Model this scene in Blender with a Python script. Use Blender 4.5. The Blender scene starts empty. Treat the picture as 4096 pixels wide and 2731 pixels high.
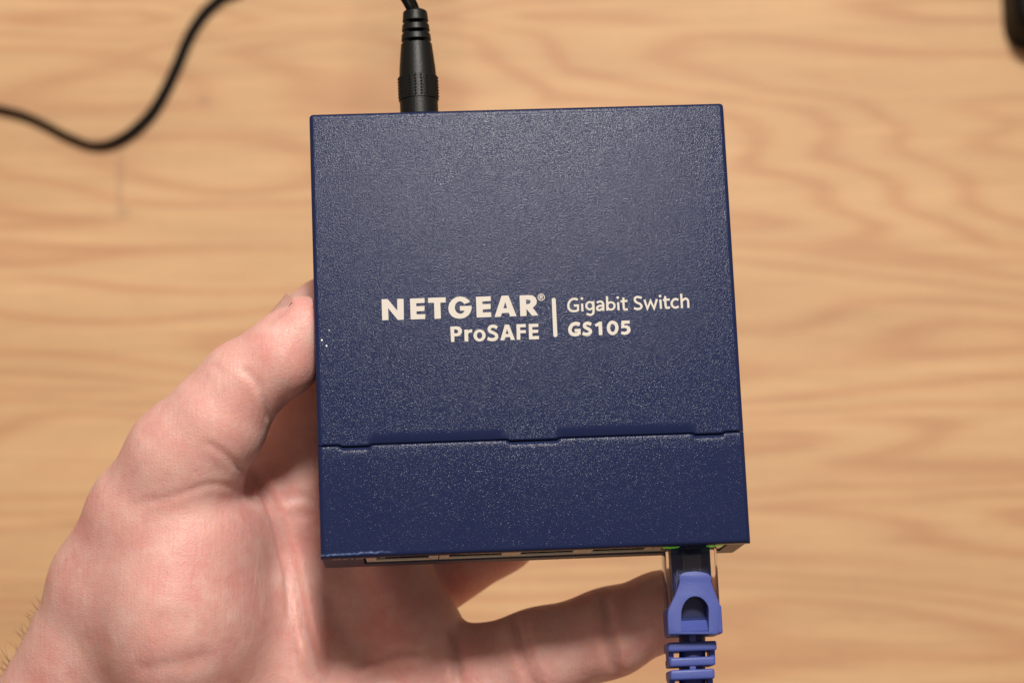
import bpy, bmesh, math, random
import numpy as np
from mathutils import Matrix, Vector, Euler
from mathutils.geometry import tessellate_polygon

S = bpy.context.scene
C = S.collection
R = math.radians
MM = 0.001

# ------------------------------------------------------------------ camera
TILT = R(12.0)
DTABLE = 0.830                                   # metres to the table along the optical axis
cam_d = bpy.data.cameras.new('camera')
cam = bpy.data.objects.new('camera', cam_d)
C.objects.link(cam)
cam.location = (0, -math.sin(TILT) * DTABLE, math.cos(TILT) * DTABLE)
cam.rotation_euler = (TILT, 0, 0)
cam_d.sensor_width = 36.0
cam_d.lens = 36.0 * 9038 / 4096
cam_d.clip_start = 0.02
cam_d.clip_end = 20
cam_d.dof.use_dof = True
cam_d.dof.focus_distance = 0.503
cam_d.dof.aperture_fstop = 12.5
S.camera = cam
CAM = Matrix.Translation(cam.location) @ Euler(cam.rotation_euler).to_matrix().to_4x4()

# ------------------------------------------------------------------ light
w = bpy.data.worlds.new('World')
S.world = w
w.use_nodes = True
w.node_tree.nodes['Background'].inputs[0].default_value = (1.0, 0.79, 0.65, 1)
w.node_tree.nodes['Background'].inputs[1].default_value = 0.26
ld = bpy.data.lights.new('ceiling_lamp', 'AREA')
ld.shape = 'DISK'
ld.size = 0.20
ld.energy = 15.9
ld.color = (1.0, 0.95, 0.885)
lamp = bpy.data.objects.new('ceiling_lamp', ld)
C.objects.link(lamp)
LAMP_AT = Vector((0.0, -0.03, 0.33))
LAMP_DIR = Vector((0.075, math.sin(R(28)), math.cos(R(28)))).normalized()
lamp.location = LAMP_AT + LAMP_DIR * 1.10
lamp.rotation_euler = LAMP_DIR.to_track_quat('Z', 'Y').to_euler()
S.view_settings.view_transform = 'Standard'
S.view_settings.look = 'None'
S.view_settings.exposure = 0.0
S.view_settings.gamma = 1.0

# ------------------------------------------------------------------ picture <-> place helpers
FPX = 9038.0
K = 1.741497                                     # 2352-wide view -> 4096-wide photograph
def cam_mm(u, v, d):                             # point in camera axes, millimetres
    return np.array([(u * K - 2048) / FPX * d, -(v * K - 1365.5) / FPX * d, -d])
def world(u, v, d):
    return CAM @ (Vector(cam_mm(u, v, d)) * MM)
def on_table(u, v, h=0.0):
    p = world(u, v, 1000.0)
    o = CAM.translation
    t = (h - o.z) / (p.z - o.z)
    return o + (p - o) * t

rv = np.radians([-11.02, 2.75, 2.15])
th = float(np.linalg.norm(rv))
DEV_R = Matrix.Rotation(th, 4, Vector(rv / th))
DEV_CAM = Matrix.Translation(Vector((3.29, 3.62, -501.93)) * MM) @ DEV_R
DEV = CAM @ DEV_CAM
DEV_INV_CAM = DEV_CAM.inverted()
def dev_src(x, y, z=0.0):                        # photograph pixel -> device plane at height z (mm)
    d = Vector(((x - 2048) / FPX, -(y - 1365.5) / FPX, -1.0))
    o = DEV_INV_CAM @ Vector((0, 0, 0)) / MM
    e = DEV_INV_CAM.to_3x3() @ d
    t = (z - o.z) / e.z
    p = o + e * t
    return (p.x, p.y)

# ------------------------------------------------------------------ node helpers
def new_mat(name):
    m = bpy.data.materials.new(name)
    m.use_nodes = True
    nt = m.node_tree
    b = nt.nodes['Principled BSDF']
    return m, nt, b
def N(nt, t, **kw):
    n = nt.nodes.new(t)
    for k, v in kw.items():
        if k in ('inp',):
            for kk, vv in v.items():
                n.inputs[kk].default_value = vv
        else:
            setattr(n, k, v)
    return n
def L(nt, a, b):
    nt.links.new(a, b)
def ramp(nt, fac, stops, interp='LINEAR'):
    r = N(nt, 'ShaderNodeValToRGB')
    r.color_ramp.interpolation = interp
    els = r.color_ramp.elements
    while len(els) < len(stops):
        els.new(0.5)
    for e, (p, c) in zip(els, stops):
        e.position = p
        e.color = (*c, 1) if len(c) == 3 else c
    L(nt, fac, r.inputs[0])
    return r
def mixc(nt, fac, a, b, mode='MIX'):
    n = N(nt, 'ShaderNodeMix', data_type='RGBA', blend_type=mode)
    for sock, val in ((n.inputs[0], fac), (n.inputs[6], a), (n.inputs[7], b)):
        if hasattr(val, 'links'):
            L(nt, val, sock)
        elif isinstance(val, (int, float)):
            sock.default_value = val
        else:
            sock.default_value = (*val, 1) if len(val) == 3 else val
    return n.outputs[2]
def coords(nt, scale=(1, 1, 1), rot=(0, 0, 0), loc=(0, 0, 0)):
    tc = N(nt, 'ShaderNodeTexCoord')
    mp = N(nt, 'ShaderNodeMapping')
    mp.inputs['Scale'].default_value = scale
    mp.inputs['Rotation'].default_value = rot
    mp.inputs['Location'].default_value = loc
    L(nt, tc.outputs['Object'], mp.inputs[0])
    return mp.outputs[0]
def noise(nt, vec, scale, detail=2.0, rough=0.5, dist=0.0):
    n = N(nt, 'ShaderNodeTexNoise')
    n.inputs['Scale'].default_value = scale
    n.inputs['Detail'].default_value = detail
    n.inputs['Roughness'].default_value = rough
    n.inputs['Distortion'].default_value = dist
    L(nt, vec, n.inputs['Vector'])
    return n.outputs[0]
def math_n(nt, op, a, b=None, c=None):
    n = N(nt, 'ShaderNodeMath', operation=op)
    for i, v in enumerate((a, b, c)):
        if v is None:
            continue
        if hasattr(v, 'links'):
            L(nt, v, n.inputs[i])
        else:
            n.inputs[i].default_value = v
    return n.outputs[0]
def bump(nt, h, strength, dist, prev=None):
    n = N(nt, 'ShaderNodeBump')
    n.inputs['Strength'].default_value = strength
    n.inputs['Distance'].default_value = dist
    L(nt, h, n.inputs['Height'])
    if prev is not None:
        L(nt, prev, n.inputs['Normal'])
    return n.outputs[0]

# ------------------------------------------------------------------ materials
STAINS = [(*on_table(275, 415)[:2], 0.0016, 0.019, 0.28), (*on_table(286, 487)[:2], 0.0032, 0.0030, 0.28), (*on_table(470, 231)[:2], 0.004, 0.0028, 0.22)]
KNOTS = [(*on_table(1560, 330)[:2], -16, 0.125, 0.042, 0.13), (*on_table(800, 120)[:2], -4, 0.085, 0.032, 0.15), (*on_table(2150, 1180)[:2], -12, 0.15, 0.045, 0.08)]
def mat_wood():
    m, nt, b = new_mat('oak_veneer')
    v = coords(nt)
    # growth rings: contour bands of a slowly varying field stretched along the board
    v1 = coords(nt, scale=(1.15, 8.5, 1), rot=(0, 0, R(6)), loc=(0.23, 0.11, 0))
    f = noise(nt, v1, 2.0, 2.0, 0.45, 0.35)
    # two flattened hearts in the veneer round which the rings close into points
    for cx_, cy_, rz_, sx_, sy_, amp in KNOTS:
        tc_ = N(nt, 'ShaderNodeTexCoord')
        mp_ = N(nt, 'ShaderNodeMapping', vector_type='TEXTURE')
        mp_.inputs['Location'].default_value = (cx_, cy_, 0)
        mp_.inputs['Rotation'].default_value = (0, 0, R(rz_))
        mp_.inputs['Scale'].default_value = (sx_, sy_, 1)
        L(nt, tc_.outputs['Object'], mp_.inputs[0])
        gr_ = N(nt, 'ShaderNodeTexGradient', gradient_type='SPHERICAL')
        L(nt, mp_.outputs[0], gr_.inputs[0])
        f = math_n(nt, 'MULTIPLY_ADD', gr_.outputs['Fac'], amp, f)
    band = math_n(nt, 'SINE', math_n(nt, 'MULTIPLY', f, 120.0))
    band = math_n(nt, 'MULTIPLY_ADD', band, 0.5, 0.5)
    band = math_n(nt, 'POWER', band, 2.2)
    v2 = coords(nt, scale=(4, 70, 1), rot=(0, 0, R(2)))
    fine = noise(nt, v2, 5.0, 4.0, 0.6)
    v3 = coords(nt, scale=(2, 9, 1), rot=(0, 0, R(4)))
    broad = noise(nt, v3, 2.2, 2.0)
    c = mixc(nt, math_n(nt, 'MULTIPLY', band, math_n(nt, 'MULTIPLY_ADD', noise(nt, coords(nt, scale=(3, 9, 1)), 2.0, 2.0), 1.4, 0.08)), (0.735, 0.465, 0.242), (0.630, 0.335, 0.172))
    r2 = ramp(nt, fine, [(0.35, (0.82, 0.80, 0.78)), (0.65, (1.06, 1.06, 1.06))])
    c = mixc(nt, 0.55, c, r2.outputs[0], 'MULTIPLY')
    r3 = ramp(nt, broad, [(0.3, (0.84, 0.80, 0.76)), (0.7, (1.06, 1.06, 1.05))])
    c = mixc(nt, 0.8, c, r3.outputs[0], 'MULTIPLY')
    v4 = coords(nt, scale=(9, 300, 1))
    pores = noise(nt, v4, 14.0, 2.0, 0.5)
    r4 = ramp(nt, pores, [(0.30, (0.72, 0.66, 0.6)), (0.42, (1, 1, 1))])
    c = mixc(nt, 0.5, c, r4.outputs[0], 'MULTIPLY')
    for cx_, cy_, sx_, sy_, k_ in STAINS:                 # a dried drip mark and a small smudge
        tc_ = N(nt, 'ShaderNodeTexCoord')
        mp_ = N(nt, 'ShaderNodeMapping', vector_type='TEXTURE')
        mp_.inputs['Location'].default_value = (cx_, cy_, 0)
        mp_.inputs['Scale'].default_value = (sx_, sy_, 1)
        L(nt, tc_.outputs['Object'], mp_.inputs[0])
        gr_ = N(nt, 'ShaderNodeTexGradient', gradient_type='SPHERICAL')
        L(nt, mp_.outputs[0], gr_.inputs[0])
        k2 = math_n(nt, 'MINIMUM', math_n(nt, 'MULTIPLY', gr_.outputs['Fac'], k_ * 2), k_)
        c = mixc(nt, k2, c, (0.30, 0.18, 0.13))
    L(nt, c, b.inputs['Base Color'])
    b.inputs['Roughness'].default_value = 0.55
    b.inputs['Specular IOR Level'].default_value = 0.35
    L(nt, bump(nt, fine, 0.15, 0.0004), b.inputs['Normal'])
    return m

def powder(name, base, base2, rough=0.20, strength=0.66, spec=0.115, wear=False):
    m, nt, b = new_mat(name)
    v = coords(nt, scale=(1700, 2350, 2100))
    n1 = noise(nt, v, 1.9, 1.0, 0.5, 0.2)
    n2 = noise(nt, coords(nt, scale=(1000, 1000, 1000)), 0.55, 1.0)
    h = math_n(nt, 'MULTIPLY_ADD', n1, 1.0, math_n(nt, 'MULTIPLY', n2, 0.25))
    n3 = noise(nt, coords(nt, scale=(60, 60, 60)), 1.0, 2.0)
    c = mixc(nt, n3, base, base2)
    if wear:
        # scuffed paint along the front fold, bottom left corner: bare pale line with its own ragged shape
        tc = N(nt, 'ShaderNodeTexCoord')
        sx = N(nt, 'ShaderNodeSeparateXYZ')
        L(nt, tc.outputs['Object'], sx.inputs[0])
        wob = noise(nt, coords(nt, scale=(260, 30, 30)), 1.0, 3.0, 0.7)
        yy = math_n(nt, 'MULTIPLY_ADD', wob, -0.0016, sx.outputs[1])
        d = math_n(nt, 'ABSOLUTE', math_n(nt, 'SUBTRACT', yy, -0.05005))
        line = N(nt, 'ShaderNodeMapRange')
        line.inputs['From Min'].default_value = 0.00028
        line.inputs['From Max'].default_value = 0.00005
        L(nt, d, line.inputs['Value'])
        gx = N(nt, 'ShaderNodeMapRange')
        gx.inputs['From Min'].default_value = -0.0305
        gx.inputs['From Max'].default_value = -0.0345
        L(nt, sx.outputs[0], gx.inputs['Value'])
        br = noise(nt, coords(nt, scale=(900, 200, 200)), 1.0, 2.0)
        br = math_n(nt, 'MULTIPLY_ADD', br, 2.2, -0.55)
        k = math_n(nt, 'MULTIPLY', line.outputs[0], gx.outputs[0])
        k = math_n(nt, 'MULTIPLY', k, br)
        k = math_n(nt, 'MINIMUM', math_n(nt, 'MAXIMUM', k, 0.0), 1.0)
        c = mixc(nt, k, c, (0.15, 0.21, 0.40))
    L(nt, c, b.inputs['Base Color'])
    sm = noise(nt, coords(nt, scale=(45, 60, 50)), 1.0, 3.0, 0.6, 0.6)
    L(nt, math_n(nt, 'MULTIPLY_ADD', sm, 0.14, rough - 0.07), b.inputs['Roughness'])
    b.inputs['Specular IOR Level'].default_value = spec
    L(nt, bump(nt, h, strength, 0.00009), b.inputs['Normal'])
    return m

def simple(name, col, rough=0.5, metal=0.0, spec=0.5, bscale=None, bstr=0.2, bdist=0.0001, trans=0.0, ior=1.45, var=0.0, coat=0.0):
    m, nt, b = new_mat(name)
    b.inputs['Base Color'].default_value = (*col, 1)
    if var:
        n = noise(nt, coords(nt), 220.0, 3.0)
        c = mixc(nt, n, tuple(x * (1 - var) for x in col), tuple(min(1, x * (1 + var)) for x in col))
        L(nt, c, b.inputs['Base Color'])
    b.inputs['Roughness'].default_value = rough
    b.inputs['Metallic'].default_value = metal
    b.inputs['Specular IOR Level'].default_value = spec
    b.inputs['Transmission Weight'].default_value = trans
    b.inputs['IOR'].default_value = ior
    b.inputs['Coat Weight'].default_value = coat
    if bscale:
        L(nt, bump(nt, noise(nt, coords(nt), bscale, 2.0), bstr, bdist), b.inputs['Normal'])
    return m

def mat_skin():
    m, nt, b = new_mat('skin')
    tc = coords(nt)
    big = noise(nt, tc, 45.0, 3.0, 0.55, 0.3)
    mid = noise(nt, tc, 130.0, 3.0, 0.6)
    fine = noise(nt, tc, 620.0, 2.0, 0.6)
    c = mixc(nt, ramp(nt, big, [(0.36, (0, 0, 0)), (0.66, (1, 1, 1))]).outputs[0], (0.750, 0.440, 0.382), (0.720, 0.345, 0.308))
    c = mixc(nt, ramp(nt, mid, [(0.42, (0, 0, 0)), (0.75, (1, 1, 1))]).outputs[0], c, (0.790, 0.505, 0.442))
    c = mixc(nt, 0.22, c, ramp(nt, fine, [(0.3, (0.86, 0.78, 0.76)), (0.7, (1.08, 1.06, 1.05))]).outputs[0], 'MULTIPLY')
    L(nt, c, b.inputs['Base Color'])
    b.inputs['Roughness'].default_value = 0.47
    b.inputs['Specular IOR Level'].default_value = 0.42
    b.subsurface_method = 'RANDOM_WALK'
    b.inputs['Subsurface Weight'].default_value = 0.85
    b.inputs['Subsurface Radius'].default_value = (1.0, 0.36, 0.20)
    b.inputs['Subsurface Scale'].default_value = 0.0032
    # criss-cross skin lines and pores
    vo = N(nt, 'ShaderNodeTexVoronoi', feature='DISTANCE_TO_EDGE')
    vo.inputs['Scale'].default_value = 1.0
    L(nt, coords(nt, scale=(900, 1500, 1100), rot=(0, 0, R(52))), vo.inputs['Vector'])
    vr = ramp(nt, vo.outputs['Distance'], [(0.0, (0, 0, 0)), (0.25, (1, 1, 1))])
    wr = noise(nt, coords(nt, scale=(1500, 170, 400), rot=(0, 0, R(38))), 1.0, 3.0, 0.6)
    n0 = bump(nt, mid, 0.25, 0.0012)
    n1 = bump(nt, wr, 0.45, 0.0003, n0)
    n2 = bump(nt, vr.outputs[0], 0.32, 0.00012, n1)
    L(nt, n2, b.inputs['Normal'])
    return m

M = dict(
    wood=mat_wood(),
    navy=powder('navy_powder_coat', (0.0125, 0.0190, 0.063), (0.0150, 0.0220, 0.070), wear=True),
    print=powder('cream_print', (0.62, 0.575, 0.51), (0.67, 0.62, 0.55), rough=0.6, strength=0.25),
    dark=simple('black_interior', (0.006, 0.006, 0.008), 0.7),
    panel=simple('navy_panel', (0.030, 0.034, 0.075), 0.42, spec=0.7, bscale=1800, bstr=0.25, bdist=0.0001),
    panelprint=simple('panel_print', (0.55, 0.52, 0.50), 0.6),
    shield=simple('tinned_steel', (0.86, 0.80, 0.66), 0.42, metal=0.55, bscale=900, bstr=0.15, var=0.12),
    gold=simple('gold_contact', (0.83, 0.60, 0.22), 0.25, metal=1.0),
    jack=simple('jack_plastic', (0.012, 0.011, 0.010), 0.45),
    lens=simple('smoked_lens', (0.20, 0.19, 0.14), 0.18, trans=0.3),
    blue=simple('blue_boot_rubber', (0.072, 0.100, 0.350), 0.42, spec=0.45, bscale=2600, bstr=0.35, bdist=0.0001, var=0.10),
    bluedark=simple('blue_cable_jacket', (0.026, 0.038, 0.150), 0.42, bscale=1200, bstr=0.15, var=0.1),
    clear=simple('clear_polycarbonate', (0.97, 0.97, 0.98), 0.02, trans=1.0, ior=1.36),
    black=simple('black_pvc', (0.006, 0.006, 0.0055), 0.42, spec=0.30, bscale=2400, bstr=0.45, bdist=0.00012),
    cord=simple('black_cord', (0.003, 0.003, 0.003), 0.5, spec=0.10),
    skin=mat_skin(),
    hair=simple('dark_hair', (0.045, 0.025, 0.012), 0.4),
    scuff=simple('pale_scuff', (0.55, 0.60, 0.78), 0.6),
    speck=simple('white_paint', (0.85, 0.84, 0.80), 0.5),
)
def mat_led():
    m, nt, b = new_mat('green_led')
    b.inputs['Base Color'].default_value = (0.12, 0.42, 0.03, 1)
    b.inputs['Emission Color'].default_value = (0.22, 0.85, 0.05, 1)
    b.inputs['Emission Strength'].default_value = 0.16
    b.inputs['Roughness'].default_value = 0.2
    return m
M['led'] = mat_led()
def mat_nail():
    m, nt, b = new_mat('fingernail')
    n = noise(nt, coords(nt, scale=(900, 90, 300)), 1.0, 2.0)
    L(nt, mixc(nt, n, (0.90, 0.60, 0.53), (0.94, 0.68, 0.60)), b.inputs['Base Color'])
    b.inputs['Roughness'].default_value = 0.35
    b.inputs['Subsurface Weight'].default_value = 0.0
    b.inputs['Subsurface Radius'].default_value = (1.0, 0.4, 0.25)
    b.inputs['Subsurface Scale'].default_value = 0.0012
    return m
M['nail'] = mat_nail()

# ------------------------------------------------------------------ object helpers (mesh input in millimetres)
def tag(o, label=None, cat=None, group=None, kind=None):
    if label: o['label'] = label
    if cat: o['category'] = cat
    if group: o['group'] = group
    if kind: o['kind'] = kind
    return o
def link_mesh(name, me, mat, parent=None, smooth=False):
    me.materials.append(mat)
    if smooth:
        me.polygons.foreach_set('use_smooth', [True] * len(me.polygons))
    o = bpy.data.objects.new(name, me)
    C.objects.link(o)
    if parent: o.parent = parent
    return o
def from_bm(name, bm, mat, parent=None, smooth=False, scale=MM, auto=None):
    bmesh.ops.scale(bm, vec=(scale,) * 3, verts=bm.verts)
    bmesh.ops.recalc_face_normals(bm, faces=bm.faces)
    me = bpy.data.meshes.new(name)
    bm.to_mesh(me)
    bm.free()
    o = link_mesh(name, me, mat, parent, smooth)
    if auto is not None:
        me.polygons.foreach_set('use_smooth', [True] * len(me.polygons))
        me.set_sharp_from_angle(angle=R(auto))
    return o
def empty(name, mw):
    o = bpy.data.objects.new(name, None)
    C.objects.link(o)
    o.matrix_world = mw
    o.empty_display_size = 0.01
    return o
def add_box(bm, x0, x1, y0, y1, z0, z1, bev=0.0, seg=3, edges=None, prof=0.58):
    r = bmesh.ops.create_cube(bm, size=1)
    vs = r['verts']
    for v in vs:
        v.co = Vector(((x0 + x1) / 2 + v.co.x * (x1 - x0), (y0 + y1) / 2 + v.co.y * (y1 - y0), (z0 + z1) / 2 + v.co.z * (z1 - z0)))
    if bev:
        es = {e for v in vs for e in v.link_edges}
        if edges: es = {e for e in es if edges((e.verts[0].co + e.verts[1].co) / 2)}
        bmesh.ops.bevel(bm, geom=list(es), offset=bev, segments=seg, affect='EDGES', profile=prof)
def add_prism(bm, loops, z0, z1):
    """loops: outer + holes, each a list of (x, y); solid between z0 and z1"""
    flat = [p for l in loops for p in l]
    tris = tessellate_polygon([[Vector((x, y, 0)) for x, y in l] for l in loops])
    lo = [bm.verts.new((x, y, z0)) for x, y in flat]
    hi = [bm.verts.new((x, y, z1)) for x, y in flat]
    for t in tris:
        try:
            bm.faces.new([hi[i] for i in t]); bm.faces.new([lo[i] for i in reversed(t)])
        except ValueError:
            pass
    k = 0
    for l in loops:
        n = len(l)
        for i in range(n):
            a, b = k + i, k + (i + 1) % n
            bm.faces.new((lo[a], lo[b], hi[b], hi[a]))
        k += n
def catmull(pts, n=6, closed=False):
    P = [np.array(p, float) for p in pts]
    out = []
    m = len(P)
    rng = range(m if closed else m - 1)
    for i in rng:
        if closed:
            p0, p1, p2, p3 = P[i - 1], P[i], P[(i + 1) % m], P[(i + 2) % m]
        else:
            p1, p2 = P[i], P[i + 1]
            p0 = P[i - 1] if i > 0 else 2 * p1 - p2
            p3 = P[i + 2] if i + 2 < m else 2 * p2 - p1
        for j in range(n):
            t = j / n
            out.append(0.5 * ((2 * p1) + (-p0 + p2) * t + (2 * p0 - 5 * p1 + 4 * p2 - p3) * t * t + (-p0 + 3 * p1 - 3 * p2 + p3) * t ** 3))
    if not closed: out.append(P[-1])
    return out
def sweep(bm, path, section, ups=None, cap=True, scales=None):
    """path: list of 3-vectors, section: list of (a, b) in the plane across the path"""
    P = [Vector(p) for p in path]
    n = len(P)
    rings = []
    up = Vector((0, 0, 1))
    for i in range(n):
        t = (P[min(i + 1, n - 1)] - P[max(i - 1, 0)]).normalized()
        u = Vector(ups[i]) if ups else up
        s = t.cross(u)
        if s.length < 1e-6: s = t.cross(Vector((1, 0, 0)))
        s.normalize()
        u = s.cross(t).normalized()
        k = scales[i] if scales else 1.0
        rings.append([bm.verts.new(P[i] + s * a * k + u * b * k) for a, b in section])
    m = len(section)
    for i in range(n - 1):
        for j in range(m):
            bm.faces.new((rings[i][j], rings[i][(j + 1) % m], rings[i + 1][(j + 1) % m], rings[i + 1][j]))
    if cap:
        bm.faces.new(rings[0][::-1]); bm.faces.new(rings[-1])
def circle(r, n=20, rb=None):
    rb = rb or r
    return [(r * math.cos(2 * math.pi * i / n), rb * math.sin(2 * math.pi * i / n)) for i in range(n)]

# ------------------------------------------------------------------ the table
bm = bmesh.new()
add_box(bm, -850, 850, -650, 750, -30, 0, 3)
table = from_bm('table_top', bm, M['wood'])
tag(table, 'light oak table top with flowing grain under the hand', kind='structure')

# ================================================================== the network switch
HW, HD, TH = 47.0, 50.1, 27.0
sw = empty('network_switch', DEV)
tag(sw, 'navy blue metal five port network switch with cream lettering held in the hand', 'network switch')
SEAM_L = dev_src(733 * K, 1024 * K)[1]
SEAM_R = dev_src(1707 * K, 990 * K)[1]
SEAM = (SEAM_L + SEAM_R) / 2
GAP = 0.24

def seg_x(u0, u1, v):
    return dev_src(u0 * K, v * K)[0], dev_src(u1 * K, v * K)[0]
tabs = [seg_x(782, 850, 1022), seg_x(1168, 1282, 1012), seg_x(1594, 1662, 997)]
rolls = [seg_x(852, 1150, 1018), seg_x(1286, 1592, 1004)]
def soft_in(x, a, b, s):
    f = lambda t: min(1, max(0, t)) ** 2 * (3 - 2 * min(1, max(0, t)))
    return f((x - a) / s + 0.5) * f((b - x) / s + 0.5)

def lip_strip(bm, sgn, edge_fn, drop_fn, depth, width):
    """strip of the cover from y = SEAM + sgn*(GAP/2 + width) to the seam, its edge turned down"""
    xs = sorted(set([round(-HW + 1.0 + i * (2 * HW - 2.0) / 188, 3) for i in range(189)]))
    rows = 17
    grid = []
    for x in xs:
        e = edge_fn(x)
        col = []
        for j in range(rows):
            t = j / (rows - 1)
            y = SEAM + sgn * (GAP / 2 + width * (1 - t) + e * t)
            z = -drop_fn(x, t)
            col.append(bm.verts.new((x, y, z)))
        # rounded edge and then the cut face going down
        r = 0.28
        y_e, z_e = col[-1].co.y, col[-1].co.z
        for a in (30, 60, 90):
            col.append(bm.verts.new((x, y_e - sgn * r * math.sin(R(a)), z_e - r * (1 - math.cos(R(a))))))
        col.append(bm.verts.new((x, y_e - sgn * r, z_e - depth)))
        grid.append(col)
    for a, b in zip(grid[:-1], grid[1:]):
        for j in range(len(a) - 1):
            bm.faces.new((a[j], a[j + 1], b[j + 1], b[j]))

# main cover
bm = bmesh.new()
y0 = SEAM + GAP / 2 + 3.0
add_box(bm, -HW, HW, y0, HD, -TH + 0.8, 0, 1.1, 10, lambda c: c.z > -1 and c.y > y0 + 0.01 or (c.y > HD - 0.01 and abs(c.x) > HW - 0.01), prof=0.6)
YR = HD - 1.1 - 0.75                              # the sheet starts to dip just before the rear fold
for q_ in (0, 0.19, 0.38, 0.57):
    bmesh.ops.bisect_plane(bm, geom=bm.verts[:] + bm.edges[:] + bm.faces[:], plane_co=(0, YR + q_, 0), plane_no=(0, 1, 0))
for v in bm.verts:
    if v.co.y > YR and v.co.z > -3:
        v.co.z -= 0.125 * min(1.0, (v.co.y - YR) / 0.75) ** 1.6
def roll_drop(x, t):
    k = max(soft_in(x, a, b, 2.2) for a, b in rolls)
    q = max(0.0, (t - 0.15) / 0.85)
    base = 0.42 * q ** 2.4
    ripple = 0.05 * math.sin(x * 3.1) * math.sin(x * 1.3 + 1)
    return k * base * (1 + ripple)
def notch(x):
    return max(soft_in(x, a, b, 0.7) for a, b in tabs)
lip_strip(bm, 1, lambda x: 0.28 - 0.38 * notch(x), roll_drop, 1.2, 3.0)
# the side returns of that strip
for s in (-1, 1):
    add_box(bm, min(s * (HW - 0.999), s * HW), max(s * (HW - 0.999), s * HW), SEAM + GAP / 2, y0, -TH + 0.8, 0, 0.95, 4, lambda c, s=s: c.z > -1 and c.x * s > HW - 0.01)
cover = from_bm('top_cover', bm, M['navy'], sw, auto=40)
cover['label'] = 'large navy cover plate printed with cream lettering'

# front cover
bm = bmesh.new()
y1 = SEAM - GAP / 2 - 3.0
add_box(bm, -HW, HW, -HD, y1, -2.6, 0, 1.0, 4, lambda c: c.z > -1 and c.y < y1 - 0.01)
def notch(x):
    return max(soft_in(x, a, b, 0.7) for a, b in tabs)
lip_strip(bm, -1, lambda x: 0.28 + 0.42 * notch(x), lambda x, t: 0.06 * t ** 7 + 0.26 * notch(x) * t ** 6, 1.2, 3.0)
for s in (-1, 1):
    add_box(bm, min(s * (HW - 0.999), s * HW), max(s * (HW - 0.999), s * HW), y1, SEAM - GAP / 2, -2.6, 0, 0.95, 4, lambda c, s=s: c.z > -1 and c.x * s > HW - 0.01)
for s in (-1, 1):                                   # side cheeks down to the base
    add_box(bm, s * HW - (0.8 if s > 0 else 0), s * HW + (0.8 if s < 0 else 0), -HD + 0.6, SEAM - GAP / 2, -TH, -2.6)
from_bm('front_cover', bm, M['navy'], sw, auto=40)

# chassis inside and base plate
bm = bmesh.new()
add_box(bm, -HW + 1.2, HW - 1.2, -HD + 15, HD - 1.2, -TH + 0.2, -1.3)
from_bm('chassis', bm, M['dark'], sw)
bm = bmesh.new()
add_box(bm, -HW + 0.3, HW - 0.3, -HD + 0.9, HD - 0.3, -TH - 0.1, -TH + 0.75, 0.3, 2)
from_bm('base_plate', bm, M['navy'], sw)

# ---- front panel with its port openings
PORTX = [dev_src(u * K, 1272 * K, -8)[0] for u in (924, 1094, 1260, 1427)] + [dev_src(1587 * K, 1263 * K, -8)[0]]
YF = -HD + 0.45
bm = bmesh.new()
bl, br_ = PORTX[0] - 8.6, PORTX[4] + 8.2
ZT, ZB = -3.6, -20.5
xz = lambda x, z: (x, z)
outer = [(-HW + 0.4, -2.3), (HW - 0.4, -2.3), (HW - 0.4, -TH + 0.6), (-HW + 0.4, -TH + 0.6)]
hole = [(bl, ZT), (br_, ZT), (br_, ZB), (bl, ZB)]
add_prism(bm, [outer, hole], 0, 1.0)
bmesh.ops.transform(bm, matrix=Matrix(((1, 0, 0, 0), (0, 0, -1, YF + 1.0), (0, 1, 0, 0), (0, 0, 0, 1))), verts=bm.verts)
panel = from_bm('front_panel', bm, M['panel'], sw)

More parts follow.
